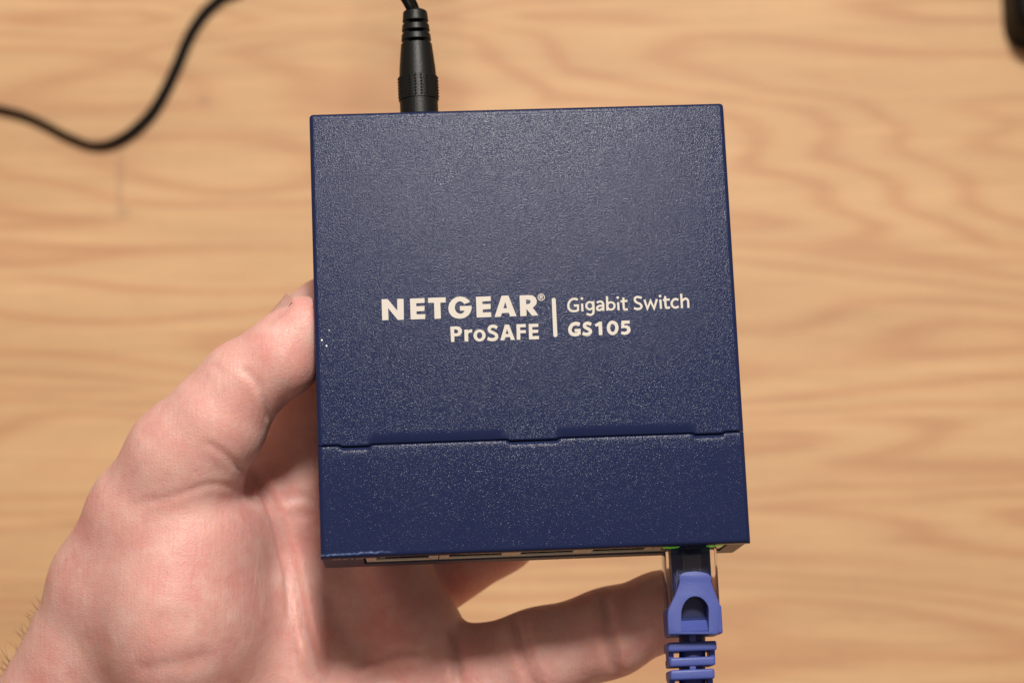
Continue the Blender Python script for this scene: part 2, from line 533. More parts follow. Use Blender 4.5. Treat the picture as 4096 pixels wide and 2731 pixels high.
def arc(cx, cz, r, a0, a1, n=10, rz=None):
    rz = rz or r
    return [(cx + r * math.cos(R(a0 + (a1 - a0) * i / n)), cz + rz * math.sin(R(a0 + (a1 - a0) * i / n))) for i in range(n + 1)]
TOFRONT = lambda y: Matrix(((1, 0, 0, 0), (0, 0, -1, y), (0, 1, 0, 0), (0, 0, 0, 1)))
for i, px in enumerate(PORTX):
    j = empty('port_jack', Matrix.Identity(4))
    j.parent = sw
    hw = 8.05
    # shield face with the stepped opening
    bm = bmesh.new()
    op = [(px - 5.9, -17.6), (px - 5.9, -8.6), (px - 3.4, -8.6), (px - 3.4, -6.0), (px + 3.4, -6.0), (px + 3.4, -8.6), (px + 5.9, -8.6), (px + 5.9, -17.6)]
    add_prism(bm, [[(px - hw, ZB + 0.2), (px - hw, ZT - 0.2), (px + hw, ZT - 0.2), (px + hw, ZB + 0.2)], op], 0, 0.35)
    bmesh.ops.transform(bm, matrix=TOFRONT(YF + 0.75), verts=bm.verts)
    from_bm('shield', bm, M['shield'], j)
    # spring lips standing proud at the upper edge of the opening
    for a, b, z0, z1, pr in ((-3.3, 3.3, -5.6, -6.0, 0.30), (-6.6, -3.4, -6.3, -6.7, 0.16), (3.4, 6.6, -6.3, -6.7, 0.16), (-5.8, 5.8, -17.75, -18.0, 0.03)):
        bm = bmesh.new()
        add_box(bm, px + a, px + b, YF - pr + 0.35, YF + 0.5, z1, z0, 0.08, 1)
        from_bm('spring_lip', bm, M['shield'], j)
    # dark socket
    bm = bmesh.new()
    add_box(bm, px - 6.1, px + 6.1, YF + 1.2, YF + 14, -18, -5.4)
    bm.faces.ensure_lookup_table()
    f = [f for f in bm.faces if abs(f.calc_center_median().y - (YF + 1.2)) < 0.01]
    bmesh.ops.delete(bm, geom=f, context='FACES')
    from_bm('socket', bm, M['jack'], j)
    bm = bmesh.new()
    for q in range(8):
        x = px - 3.57 + q * 1.02
        add_box(bm, x - 0.22, x + 0.22, YF + 1.5, YF + 9, -6.9, -6.5)
    c_ = from_bm('contacts', bm, M['gold'], j)
    # light windows: half discs below the top edge on either side
    for s in (-1, 1):
        bm = bmesh.new()
        cx = px + s * 4.9
        add_prism(bm, [arc(cx, -3.9, 1.9, 180, 360, 12, 2.9)], 0, 0.92 if i == 4 else 0.34)
        bmesh.ops.transform(bm, matrix=TOFRONT(YF + 0.45), verts=bm.verts)
        lit = i == 4
        lw = from_bm('light_window', bm, M['led'] if lit else M['lens'], j, auto=30)
        if lit: lw['label'] = 'green glowing link light'

# ------------------------------------------------------------------ lettering, traced as outlines on the cover
GS = 0.297619
def g_pt(p, ox): return dev_src(ox + p[0] * GS, 1160 + p[1] * GS)
zlift = [0.03]
def glyph(bm, loops, ox):
    loops = [[g_pt(p, ox) for p in l] for l in loops]
    flat = [p for l in loops for p in l]
    z = zlift[0]
    vs = [bm.verts.new((x, y, z)) for x, y in flat]
    for t in tessellate_polygon([[Vector((x, y, 0)) for x, y in l] for l in loops]):
        try: bm.faces.new([vs[i] for i in t])
        except ValueError: pass
def stroke(bm, pts, wd, ox, curve=True, rnd=False):
    zlift[0] = 0.03 + (zlift[0] - 0.03 + 0.004) % 0.04
    P = catmull(pts, 6) if curve and len(pts) > 2 else [np.array(p, float) for p in pts]
    if rnd:
        pass
    Lf, Rt = [], []
    n = len(P)
    for i in range(n):
        a = P[i] - P[i - 1] if i > 0 else P[1] - P[0]
        b = P[i + 1] - P[i] if i < n - 1 else a
        a = a / np.linalg.norm(a); b = b / np.linalg.norm(b)
        t = a + b; t = t / np.linalg.norm(t)
        nrm = np.array([-t[1], t[0]])
        k = wd / 2 / max(0.45, float(np.dot(nrm, np.array([-a[1], a[0]]))))
        Lf.append(P[i] + nrm * k); Rt.append(P[i] - nrm * k)
    z = zlift[0]
    vl = [bm.verts.new((*g_pt(p, ox), z)) for p in Lf]
    vr = [bm.verts.new((*g_pt(p, ox), z)) for p in Rt]
    for i in range(n - 1):
        bm.faces.new((vl[i], vl[i + 1], vr[i + 1], vr[i]))
def ell(cx, cy, rx, ry, n=28, a0=0):
    return [(cx + rx * math.cos(2 * math.pi * i / n + a0), cy + ry * math.sin(2 * math.pi * i / n + a0)) for i in range(n)]
def ring(bm, cx, cy, rx, ry, ix, iy, ox):
    zlift[0] = 0.03 + (zlift[0] - 0.03 + 0.004) % 0.04
    z = zlift[0]
    o = [bm.verts.new((*g_pt(p, ox), z)) for p in ell(cx, cy, rx, ry)]
    q = [bm.verts.new((*g_pt(p, ox), z)) for p in ell(cx, cy, ix, iy)]
    for i in range(len(o)):
        k = (i + 1) % len(o)
        bm.faces.new((o[i], o[k], q[k], q[i]))
def rounded(l):                                  # smooth a traced outline that is curved
    return [tuple(p) for p in catmull(l, 3, True)]

A1, A2 = 1500, 2150
NET = [
    [[(88, 125), (170, 121), (300, 278), (298, 120), (383, 117), (388, 398), (308, 402), (176, 243), (182, 402), (97, 406)]],
    [[(470, 116), (665, 108), (667, 172), (553, 178), (555, 219), (666, 214), (664, 281), (557, 287), (560, 328), (674, 324), (675, 388), (480, 396)]],
    [[(712, 106), (949, 98), (951, 166), (877, 170), (886, 383), (801, 386), (793, 172), (714, 172)]],
    [[(1276, 160), (1250, 125), (1205, 97), (1150, 87), (1095, 95), (1040, 125), (1000, 175), (984, 240), (995, 300), (1030, 350), (1085, 378), (1140, 385), (1200, 375), (1255, 340), (1285, 295), (1298, 250), (1298, 212), (1140, 216), (1143, 277), (1204, 277), (1190, 303), (1160, 318), (1130, 317), (1095, 298), (1075, 262), (1072, 225), (1085, 185), (1110, 160), (1145, 150), (1180, 165), (1200, 190)]],
    [[(1356, 92), (1554, 83), (1556, 147), (1441, 153), (1444, 190), (1553, 186), (1554, 254), (1447, 261), (1449, 301), (1560, 298), (1562, 362), (1367, 369)]],
    [[(1700, 78), (1793, 73), (1902, 350), (1815, 355), (1800, 306), (1705, 310), (1691, 358), (1607, 361)], [(1750, 158), (1775, 243), (1725, 246)]],
    [[(1943, 73), (2060, 68), (2120, 74), (2160, 105), (2176, 150), (2165, 195), (2120, 240), (2196, 340), (2110, 345), (2035, 252), (2038, 347), (1953, 351)], [(2030, 130), (2060, 127), (2085, 138), (2092, 158), (2080, 182), (2055, 189), (2032, 190)]],
]
bm = bmesh.new()
for l in NET: glyph(bm, l, A1)
ring(bm, 2234, 97, 48, 48, 38, 38, A1)
for q in ([(2219, 122), (2219, 74)], [(2219, 76), (2240, 74), (2249, 86), (2240, 98), (2219, 99)], [(2232, 98), (2251, 121)]):
    stroke(bm, q, 11, A1, len(q) > 3)
from_bm('brand_lettering', bm, M['print'], sw)
bm = bmesh.new()
glyph(bm, [[(1012, 492), (1090, 487), (1140, 495), (1166, 530), (1168, 570), (1145, 608), (1100, 622), (1066, 622), (1068, 695), (1022, 697)], [(1064, 530), (1090, 528), (1112, 540), (1117, 560), (1105, 580), (1066, 583)]], A1)
glyph(bm, [[(1200, 533), (1250, 530), (1252, 545), (1275, 530), (1308, 528), (1303, 570), (1270, 572), (1253, 590), (1254, 690), (1205, 692)]], A1)
ring(bm, 1405, 610, 82, 81, 36, 45, A1)
stroke(bm, [(1643, 506), (1600, 487), (1555, 492), (1534, 522), (1548, 556), (1590, 575), (1628, 600), (1634, 636), (1605, 661), (1560, 665), (1513, 650)], 43, A1)
glyph(bm, [[(1745, 466), (1800, 463), (1880, 668), (1825, 671), (1812, 630), (1752, 633), (1737, 673), (1683, 676)], [(1773, 525), (1795, 588), (1757, 591)]], A1)
glyph(bm, [[(1900, 460), (2025, 456), (2027, 498), (1950, 501), (1951, 540), (2026, 538), (2026, 578), (1952, 580), (1953, 667), (1906, 669)]], A1)
glyph(bm, [[(2065, 456), (2195, 452), (2196, 494), (2113, 497), (2114, 535), (2194, 532), (2194, 573), (2115, 577), (2117, 620), (2202, 617), (2203, 660), (2070, 664)]], A1)
from_bm('series_lettering', bm, M['print'], sw)
bm = bmesh.new()
lp = [(218 + 27 * math.cos(a), 133 + 27 * math.sin(a)) for a in [math.pi + i * math.pi / 10 for i in range(11)]] + [(240 + 27 * math.cos(a), 605 + 27 * math.sin(a)) for a in [i * math.pi / 10 for i in range(11)]]
glyph(bm, [lp], A2)
from_bm('divider_bar', bm, M['print'], sw)
bm = bmesh.new()
W1 = 29
for pts, cv in [
    ([(542, 130), (500, 119), (455, 130), (422, 172), (414, 213), (425, 255), (460, 280), (505, 283), (546, 272)], 1), ([(545, 280), (543, 195)], 0), ([(556, 207), (488, 209)], 0),
    ([(599, 183), (604, 287)], 0),
    ([(749, 150), (753, 285), (738, 323), (705, 333), (660, 320)], 1),
    ([(797, 168), (840, 154), (870, 165), (882, 198), (884, 278)], 1), ([(882, 209), (830, 214), (802, 236), (806, 262), (838, 268), (884, 244)], 1),
    ([(933, 83), (939, 276)], 0),
    ([(1083, 164), (1090, 272)], 0),
    ([(1154, 102), (1159, 238), (1175, 262), (1213, 257)], 1), ([(1116, 152), (1208, 146)], 0),
    ([(1400, 107), (1350, 93), (1315, 105), (1308, 140), (1335, 168), (1375, 186), (1398, 215), (1385, 245), (1345, 256), (1296, 243)], 1),
    ([(1436, 130), (1477, 250), (1518, 146), (1567, 248), (1604, 123)], 0),
    ([(1650, 128), (1660, 252)], 0),
    ([(1714, 82), (1722, 213), (1740, 239), (1779, 233)], 1), ([(1686, 134), (1777, 127)], 0),
    ([(1893, 133), (1850, 121), (1815, 145), (1802, 185), (1820, 222), (1855, 236), (1898, 222)], 1),
    ([(1930, 50), (1942, 243)], 0), ([(1938, 152), (1965, 126), (1995, 116), (2018, 135), (2025, 168), (2028, 240)], 1)]:
    stroke(bm, pts, W1, A2, bool(cv))
for cx, cy in ((597, 114), (1078, 101), (1647, 81)):
    zlift[0] = 0.032
    glyph(bm, [ell(cx, cy, 18, 17)], A2)
ring(bm, 702, 210, 60, 62, 32, 36, A2)
ring(bm, 987, 213, 62, 63, 34, 36, A2)
from_bm('type_lettering', bm, M['print'], sw)
bm = bmesh.new()
for pts, wd, cv in [
    ([(568, 464), (522, 450), (472, 464), (441, 505), (436, 545), (457, 584), (500, 598), (556, 590)], 47, 1), ([(558, 600), (556, 522)], 47, 0), ([(578, 541), (500, 544)], 42, 0),
    ([(722, 462), (676, 446), (637, 460), (633, 492), (664, 514), (700, 534), (711, 564), (686, 590), (642, 593), (607, 580)], 44, 1)]:
    stroke(bm, pts, wd, A2, bool(cv))
zlift[0] = 0.032
glyph(bm, [[(768, 463), (830, 425), (865, 425), (873, 603), (825, 606), (820, 480), (785, 493)]], A2)
ring(bm, 1010, 508, 79, 97, 34, 55, A2)
zlift[0] = 0.032
glyph(bm, [[(1128, 413), (1238, 408), (1239, 450), (1168, 453), (1168, 476), (1200, 472), (1236, 490), (1252, 530), (1245, 565), (1215, 592), (1170, 602), (1120, 590), (1130, 552), (1165, 561), (1195, 552), (1206, 530), (1193, 513), (1168, 508), (1124, 514)]], A2)
from_bm('model_lettering', bm, M['print'], sw)

# small lettering on the front panel, seen almost edge on
bm = bmesh.new()
nx = [g_pt(p, A1) for l in NET for p in l[0]]
x_lo, x_hi = min(p[0] for p in nx), max(p[0] for p in nx)
y_lo = min(p[1] for p in nx)
fx0 = -HW + 2.6
k = 11.5 / (x_hi - x_lo)
for l in NET:
    loops = [[((g_pt(p, A1)[0] - x_lo) * k + fx0, (g_pt(p, A1)[1] - y_lo) * k * 1.5 - 8.2) for p in q] for q in l]
    flat = [p for q in loops for p in q]
    vs = [bm.verts.new((x, YF - 0.04, z)) for x, z in flat]
    for t in tessellate_polygon([[Vector((x, y, 0)) for x, y in q] for q in loops]):
        try: bm.faces.new([vs[i] for i in t])
        except ValueError: pass
from_bm('panel_lettering', bm, M['panelprint'], sw)

# paint specks and scuffs
for (x, y, r) in ((1287.5, 1360, 3.6), (1306, 1383, 3.6), (1316.5, 1321, 2.0)):
    bm = bmesh.new()
    c = dev_src(x, y)
    a = [(c[0] + r / 18 * (1 + 0.2 * math.sin(3 * i)) * math.cos(i * 0.785), c[1] + r / 18 * 1.1 * math.sin(i * 0.785)) for i in range(8)]
    add_prism(bm, [a], 0.0, 0.08)
    from_bm('paint_speck', bm, M['speck'], sw)

# ================================================================== ethernet cable
eth = empty('ethernet_cable', DEV)
tag(eth, 'blue network cable with clear plug and ribbed boot in the lit port', 'network cable')
Z0 = 0.4024
def e_pt(p, z): return dev_src(2500 + p[0] * Z0, 2100 + p[1] * Z0, z)
PX = PORTX[4]
ZP = -8.0                                         # top of the clear plug
yb = e_pt((680, 800), ZP)[1]                      # mouth of the boot
# clear plug
bm = bmesh.new()
add_box(bm, PX - 5.75, PX + 5.75, yb - 3, -HD + 6, ZP - 8.2, ZP, 0.35, 2)
from_bm('plug_body', bm, M['clear'], eth, auto=35)
# latch lever: thin clear tongue above the body
bm = bmesh.new()
sweep(bm, [(PX, -HD + 3, ZP + 0.4), (PX, -HD - 3, ZP + 0.9), (PX, -HD - 7, ZP + 1.5), (PX, e_pt((690, 640), ZP)[1], ZP + 1.7)], [(-2.0, -0.3), (2.0, -0.3), (2.0, 0.3), (-2.0, 0.3)])
from_bm('latch', bm, M['clear'], eth)
# jacket flattened inside the clear plug, with the four pair ridges
bm = bmesh.new()
add_box(bm, PX - 4.35, PX + 4.35, yb - 3, -HD + 3, ZP - 7.0, ZP - 1.0, 0.9, 3)
from_bm('jacket', bm, M['bluedark'], eth, auto=45)
# contact blades
bm = bmesh.new()
for q in range(8):
    add_box(bm, PX - 3.7 + q * 1.02, PX - 3.45 + q * 1.02, -HD + 3.3, -HD + 5.6, ZP - 7.9, ZP - 5.2)
from_bm('contact_blades', bm, M['gold'], eth)

# boot: sleeve + sprung latch guard with its arched opening
ZG = -4.4
bt = bmesh.new()
L_, R_ = e_pt((417, 800), ZP)[0], e_pt((943, 800), ZP)[0]
cx = (L_ + R_) / 2
yend = e_pt((680, 1092), ZP)[1]
hole_l, hole_r = e_pt((556, 900), ZG)[0], e_pt((834, 900), ZG)[0]
ym = e_pt((690, 905), ZG)[1]
add_box(bt, L_, R_, yend, yb, ZP - 9.4, ZP - 2.2, 0.9, 3)                  # lower sleeve
for a, b in ((L_, hole_l), (hole_r, R_)):                                # cheeks beside the opening
    add_box(bt, a, b, yend, yb - 0.1, ZP - 3.0, ZG - 0.9, 0.55, 3)
# ramp seen through the opening
vs = [(hole_l - 0.2, yb - 0.6, ZP - 2.1), (hole_r + 0.2, yb - 0.6, ZP - 2.1), (hole_r + 0.2, ym, ZP - 1.0), (hole_l - 0.2, ym, ZP - 1.0), (hole_l - 0.2, yend + 0.9, ZG - 1.1), (hole_r + 0.2, yend + 0.9, ZG - 1.1),
      (hole_l - 0.2, yend + 0.2, ZP - 2.1), (hole_r + 0.2, yend + 0.2, ZP - 2.1), (hole_l - 0.2, yend + 0.2, ZG - 1.4), (hole_r + 0.2, yend + 0.2, ZG - 1.4)]
V = [bt.verts.new(v) for v in vs]
for f in ((0, 1, 2, 3), (3, 2, 5, 4), (4, 5, 9, 8), (8, 9, 7, 6), (0, 3, 4, 8, 6), (1, 7, 9, 5, 2), (0, 6, 7, 1)):
    bt.faces.new([V[i] for i in f])
boot = from_bm('boot', bt, M['blue'], eth, auto=35)
bg = bmesh.new()
out = [(432, 1080), (425, 900), (440, 815), (500, 690), (540, 575), (541, 545), (538, 508), (560, 482), (615, 464), (690, 457), (770, 465), (830, 486), (857, 515), (855, 550), (862, 580), (900, 680), (943, 790), (940, 900), (928, 1080)]
arch_ = [(556, 1055), (560, 850), (575, 800), (600, 755), (645, 715), (700, 704), (755, 717), (800, 755), (826, 800), (834, 850), (834, 1055)]
arch = [(556, 1055)] + [tuple(p) for p in catmull(arch_[1:-1], 4)] + [(834, 1055)]
loop = [e_pt(p, ZG) for p in [tuple(q) for q in catmull(out, 2)]]
add_prism(bg, [loop, [e_pt(p, ZG) for p in arch]], ZG - 1.5, ZG)
ring_ = [e_pt(p, ZG) for p in arch]
es = [e for e in bg.edges if not all(min(math.hypot(v.co.x - p[0], v.co.y - p[1]) for p in ring_) < 0.02 for v in e.verts) and abs(e.verts[0].co.z - ZG) < 1e-4 and abs(e.verts[1].co.z - ZG) < 1e-4 and len(e.link_faces) == 2 and any(abs(f.normal.z) < 0.5 for f in (f for f in e.link_faces if (f.normal_update() or True)))]
bmesh.ops.bevel(bg, geom=es, offset=0.16, segments=2, affect='EDGES', profile=0.5)
for v in bg.verts:                                 # the free end is sprung up a little, the root slopes into the sleeve
    t = (v.co.y - e_pt((690, 800), ZG)[1])
    v.co.z += 0.012 * max(0, t) ** 2 * 0.5
from_bm('latch_guard', bg, M['blue'], boot, auto=50)
for (x0, y0_), pts in (((0, 0), [(505, 850), (508, 880), (520, 892), (540, 888)]), ((0, 0), [(838, 856), (862, 842), (880, 870), (905, 885)]), ((0, 0), [(850, 900), (868, 915), (862, 938)])):
    bm = bmesh.new()
    P = [(*e_pt(p, ZG), ZG - 0.12) for p in pts]
    sweep(bm, P, circle(0.10, 6), scales=[0.4, 1, 1.2, 0.3][:len(P)])
    from_bm('scuff_mark', bm, M['scuff'], boot)

# strain relief
ZC = ZP - 4.6
def rib(ya, yb2, xl, xr, name='strain_relief_rib'):
    a = e_pt((xl, ya), ZC + 3.5); b = e_pt((xr, yb2), ZC + 3.5)
    bm = bmesh.new()
    add_box(bm, a[0], b[0], b[1], a[1], ZC - 4.6, ZC + 4.6, 0.55, 3)
    return from_bm(name, bm, M['blue'], eth, auto=40)
ribs = [(1165, 1240, 420, 910), (1318, 1390, 437, 897), (1440, 1522, 442, 890), (1600, 1672, 448, 884), (1725, 1800, 452, 878), (1880, 1950, 456, 872), (2005, 2075, 460, 868)]
for r_ in ribs: rib(*r_)
def web(ya, yb2, xl, xr, z0, z1):
    a = e_pt((xl, ya), ZC + 3.5); b = e_pt((xr, yb2), ZC + 3.5)
    bm = bmesh.new()
    add_box(bm, a[0], b[0], b[1], a[1], ZC + z0, ZC + z1, 0.2, 2)
    from_bm('strain_relief_web', bm, M['blue'], eth, auto=40)
for a, b in ((1085, 1170), (1385, 1445), (1668, 1730), (1945, 2010)):
    web(a, b, 638, 704, 1.5, 4.2)
    web(a, b, 638, 704, -4.2, -1.5)
for (a, b, xl, xr) in ((1235, 1322, 432, 905), (1518, 1605, 445, 885), (1795, 1885, 455, 874)):
    web(a, b, xl, xl + 60, -2.6, 2.6)
    web(a, b, xr - 60, xr, -2.6, 2.6)
# round cable running on through the boot and down to the table
ca = e_pt((668, 1080), ZC)
bm = bmesh.new()
dirx = (e_pt((668, 1560), ZC)[0] - ca[0]) / (e_pt((668, 1560), ZC)[1] - ca[1])
path = [(ca[0] - dirx * s, ca[1] - s, ZC - 0.00045 * s * s * (1 if s > 30 else 0.2)) for s in [-2, 5, 12, 20, 30, 40, 55, 75, 100, 130, 170, 220]]
sweep(bm, [tuple(p) for p in catmull(path, 5)], circle(2.95, 20))
from_bm('cable', bm, M['bluedark'], eth, smooth=True)

# ================================================================== power cable
pw = empty('power_cable', Matrix.Identity(4))
tag(pw, 'black power cord curling over the table into the back of the switch', 'power cable')
ZPW = -11.5
def p_pt(p): return dev_src(1500 + p[0] * 0.31898, p[1] * 0.31898, ZPW)
base = Vector((*p_pt((555, 1400)), ZPW)); tip = Vector((*p_pt((500, 110)), ZPW))
axis = (tip - base).normalized()
Lb = (tip - base).length
pxmm = Lb / 1291.0
prof = [(-60, 228), (0, 228), (130, 228), (135, 240), (420, 238), (428, 222), (560, 214), (700, 200), (835, 186)]
def lathe(bm, prof, seg=36, flat=0.86):
    s = axis.cross(Vector((0, 0, 1))).normalized(); u = s.cross(axis)
    rings = []
    for h, r in prof:
        rings.append([bm.verts.new(base + axis * h * pxmm + s * r * pxmm * math.cos(a) + u * r * pxmm * flat * math.sin(a)) for a in [2 * math.pi * i / seg for i in range(seg)]])
    for a, b in zip(rings[:-1], rings[1:]):
        for i in range(seg): bm.faces.new((a[i], a[(i + 1) % seg], b[(i + 1) % seg], b[i]))
    bm.faces.new(rings[0][::-1]); bm.faces.new(rings[-1])
def pw_obj(name, bm, mat, auto=40):
    bmesh.ops.transform(bm, matrix=Matrix.Scale(1, 4), verts=bm.verts)
    o = from_bm(name, bm, mat, pw, auto=auto)
    o.data.transform(DEV)
    return o
bm = bmesh.new()
lathe(bm, prof)
pw_obj('plug_grip', bm, M['black'], 50)
# flat rail on the grip between the dotted bands, and the dots themselves
s_ = axis.cross(Vector((0, 0, 1))).normalized(); u_ = s_.cross(axis)
bm = bmesh.new()
for side in (-1, 0, 1):
    for row in range(7):
        for colm in range(4 if side == 0 else 2):
            ang = R(90 + (colm - 1.5) * 17) if side == 0 else R(90 - side * (62 + colm * 16))
            h = (165 + row * 38)
            c = base + axis * h * pxmm + s_ * 238 * pxmm * math.cos(ang) + u_ * 238 * pxmm * 0.86 * math.sin(ang)
            r = bmesh.ops.create_icosphere(bm, subdivisions=1, radius=0.30)
            for v in r['verts']: v.co = v.co + c
dots = pw_obj('grip_dots', bm, M['black'])
# moulded strain relief: three rings joined at the sides, deep slots across the front and back
def relief(bm, seg=48, flat=0.86):
    hs = [825 + i * (1265 - 825) / 110 for i in range(111)]
    rings = []
    for h in hs:
        r = 186 + (143 - 186) * (h - 825) / 440
        gr = max(math.exp(-((h - c) / 17.0) ** 4) for c in (860, 980, 1100))
        end = max(0.0, (h - 1235) / 30.0)
        row = []
        for i in range(seg):
            a = 2 * math.pi * i / seg
            deep = 1 if abs(math.sin(a)) > 0.72 else 0
            rr = r - gr * (70 if deep else 18) - 30 * end * end
            row.append(bm.verts.new(base + axis * h * pxmm + s_ * rr * pxmm * math.cos(a) + u_ * rr * pxmm * flat * math.sin(a)))
        rings.append(row)
    for a, b in zip(rings[:-1], rings[1:]):
        for i in range(seg): bm.faces.new((a[i], a[(i + 1) % seg], b[(i + 1) % seg], b[i]))
    bm.faces.new(rings[0][::-1]); bm.faces.new(rings[-1])
bm = bmesh.new()
relief(bm)
pw_obj('strain_relief', bm, M['black'], 40)
# twin lead cord
e0 = DEV @ ((base + axis * 1230 * pxmm) * MM)
e1 = DEV @ ((base + axis * 1420 * pxmm + Vector((-1.6, 0, 0))) * MM)
e2 = DEV @ ((base + axis * 1800 * pxmm + Vector((-6, 4, -6))) * MM)
pts = [e0, e1, e2, world(985, -420, 545), world(1040, -1000, 600), on_table(1000, -1700, 0.060), on_table(860, -1450, 0.004), on_table(720, -600, 0.0022), on_table(630, -170, 0.0022)] + [on_table(u, v, 0.0022) for u, v in
       ((565, -38), (508, -4), (468, 33), (436, 82), (408, 148), (378, 212), (345, 264), (300, 306), (252, 330), (205, 331), (155, 313), (105, 287), (55, 265), (0, 251), (-60, 240), (-150, 250))]
path = [Vector(p) for p in catmull([tuple(p) for p in pts], 10)]
n = len(path)
ups = []
for i, p in enumerate(path):
    f = i / 10.0
    twist = 90.0 * min(1, max(0, (f - 15.5) / 3.0)) + 68 * max(0, 1 - f / 5)
    t = (path[min(i + 1, n - 1)] - path[max(i - 1, 0)]).normalized()
    s = t.cross(Vector((0, 0, 1)))
    if s.length < 1e-5: s = Vector((1, 0, 0))
    s.normalize()
    u = s.cross(t)
    ups.append(u * math.cos(R(twist)) + s * math.sin(R(twist)))
sec = []
for sgn in (1, -1):
    for a in range(-130, 131, 20):
        ang = R(a) if sgn > 0 else R(180 + a)
        sec.append((sgn * 0.00100 + 0.00112 * math.cos(ang), 0.00112 * math.sin(ang)))
bm = bmesh.new()
sweep(bm, path, sec, ups)
from_bm('cord', bm, M['cord'], pw, smooth=True, scale=1.0)

# ================================================================== black block at the corner of the table
bm = bmesh.new()
c0 = on_table(2306, 118, 0.0); c1 = on_table(2760, -420, 0.0)
add_box(bm, c0.x / MM, c1.x / MM, c0.y / MM, c1.y / MM, 0.0, 24, 11, 6, lambda c: abs(c.z - 12) < 1)
bmesh.ops.bevel(bm, geom=[e for e in bm.edges if all(abs(v.co.z - 24) < 0.01 for v in e.verts)], offset=3, segments=3, affect='EDGES', profile=0.5)
tag(from_bm('black_block', bm, M['cord'], auto=40), 'black rounded object cut off at the top right corner of the picture', 'object')

# ================================================================== the hand (one continuous surface)
VOX = 0.8
prims = []
def px2mm(d): return K / FPX * d
def sph(u, v, d, r): return (cam_mm(u, v, d), r * px2mm(d))
def chain(k, *pts):
    s = [sph(*p) for p in pts]
    for i in range(len(s) - 1):
        prims.append(('cone', k if i == 0 else min(k, 3.0), s[i], s[i + 1]))
def ellip(k, u, v, d, ru, rv_, rd, rotz=0.0):
    m = px2mm(d)
    prims.append(('ell', k, cam_mm(u, v, d), (ru * m, rv_ * m, rd * m), rotz))
#HAND_BEGIN
# forearm, wrist and palm
chain(4, (-140, 2250, 545, 330), (60, 1930, 545, 300), (330, 1760, 545, 260))
chain(9, (330, 1760, 545, 260), (560, 1640, 546, 215), (740, 1480, 546, 205))
chain(8, (600, 1800, 545, 230), (800, 1620, 543, 200), (905, 1500, 541, 165))
chain(8, (640, 1480, 548, 190), (720, 1280, 547, 165), (712, 1120, 544, 140))
chain(7, (760, 1420, 546, 175), (840, 1290, 542, 135))
chain(7, (800, 1480, 544, 170), (868, 1352, 539, 118))
chain(6, (850, 1560, 542, 165), (932, 1462, 537, 122))
# index, middle and ring fingers behind the switch
chain(6, (708, 1120, 545, 128), (712, 900, 540, 98), (742, 740, 537, 90))
chain(3, (742, 740, 537, 90), (860, 640, 540, 80), (950, 575, 540, 72))
chain(6, (820, 1260, 547, 118), (930, 1040, 547, 96), (1010, 880, 543, 90))
chain(3, (1010, 880, 543, 90), (1080, 770, 542, 80), (1120, 700, 542, 72))
chain(5, (880, 1395, 558, 98), (1140, 1222, 556, 92), (1280, 1110, 550, 88))
chain(3, (1280, 1110, 550, 88), (1370, 1020, 544, 78), (1420, 960, 540, 70))
# little finger
chain(3.5, (930, 1590, 541, 138), (1090, 1550, 536, 109), (1240, 1506, 534, 106), (1400, 1452, 532, 98), (1520, 1402, 530, 86), (1568, 1384, 529, 76))
# thumb side: metacarpal, ball of the thumb
chain(8, (120, 1720, 540, 190), (215, 1500, 531, 152), (262, 1350, 526, 147), (312, 1210, 520, 122))
ellip(8, 425, 1390, 529, 212, 300, 320, -3)
chain(8, (420, 1420, 532, 200), (440, 1640, 538, 205))
ellip(8, 455, 1220, 522, 140, 135, 190, 20)
# web between thumb and first finger
chain(8, (520, 1190, 535, 100), (650, 1130, 545, 120))
# thumb
chain(8, (345, 1150, 517, 112), (420, 1045, 513, 114))
chain(6, (412, 1050, 512, 114), (492, 978, 510, 117))
ellip(5.0, 500, 1072, 514, 48, 50, 80, 30)
chain(3.2, (506, 950, 510, 108), (557, 882, 509, 95), (644, 821, 508, 91))
chain(2.0, (644, 821, 508, 91), (698, 756, 508, 76))
#HAND_END
lo = np.array([1e9] * 3); hi = -lo
for p in prims:
    if p[0] == 'cone':
        for c, r in (p[2], p[3]):
            lo = np.minimum(lo, c - r - 2); hi = np.maximum(hi, c + r + 2)
    else:
        rr = max(p[3])
        lo = np.minimum(lo, p[2] - rr - 2); hi = np.maximum(hi, p[2] + rr + 2)
lo[1] = max(lo[1], cam_mm(0, 2150, 545)[1])
lo[0] = max(lo[0], cam_mm(-330, 0, 545)[0])
dims = np.ceil((hi - lo) / VOX).astype(int) + 1
vol = np.full(dims, 12.0, np.float32)
ax = [(lo[i] + np.arange(dims[i]) * VOX).astype(np.float32) for i in range(3)]
def box_slice(a, b):
    i0 = np.maximum(np.floor((a - lo) / VOX).astype(int), 0); i1 = np.minimum(np.ceil((b - lo) / VOX).astype(int) + 1, dims)
    return tuple(slice(i0[i], max(i0[i], i1[i])) for i in range(3))
def smin(a, b, k):
    h = np.maximum(k - np.abs(a - b), 0) / k
    return np.minimum(a, b) - h * h * k * 0.25
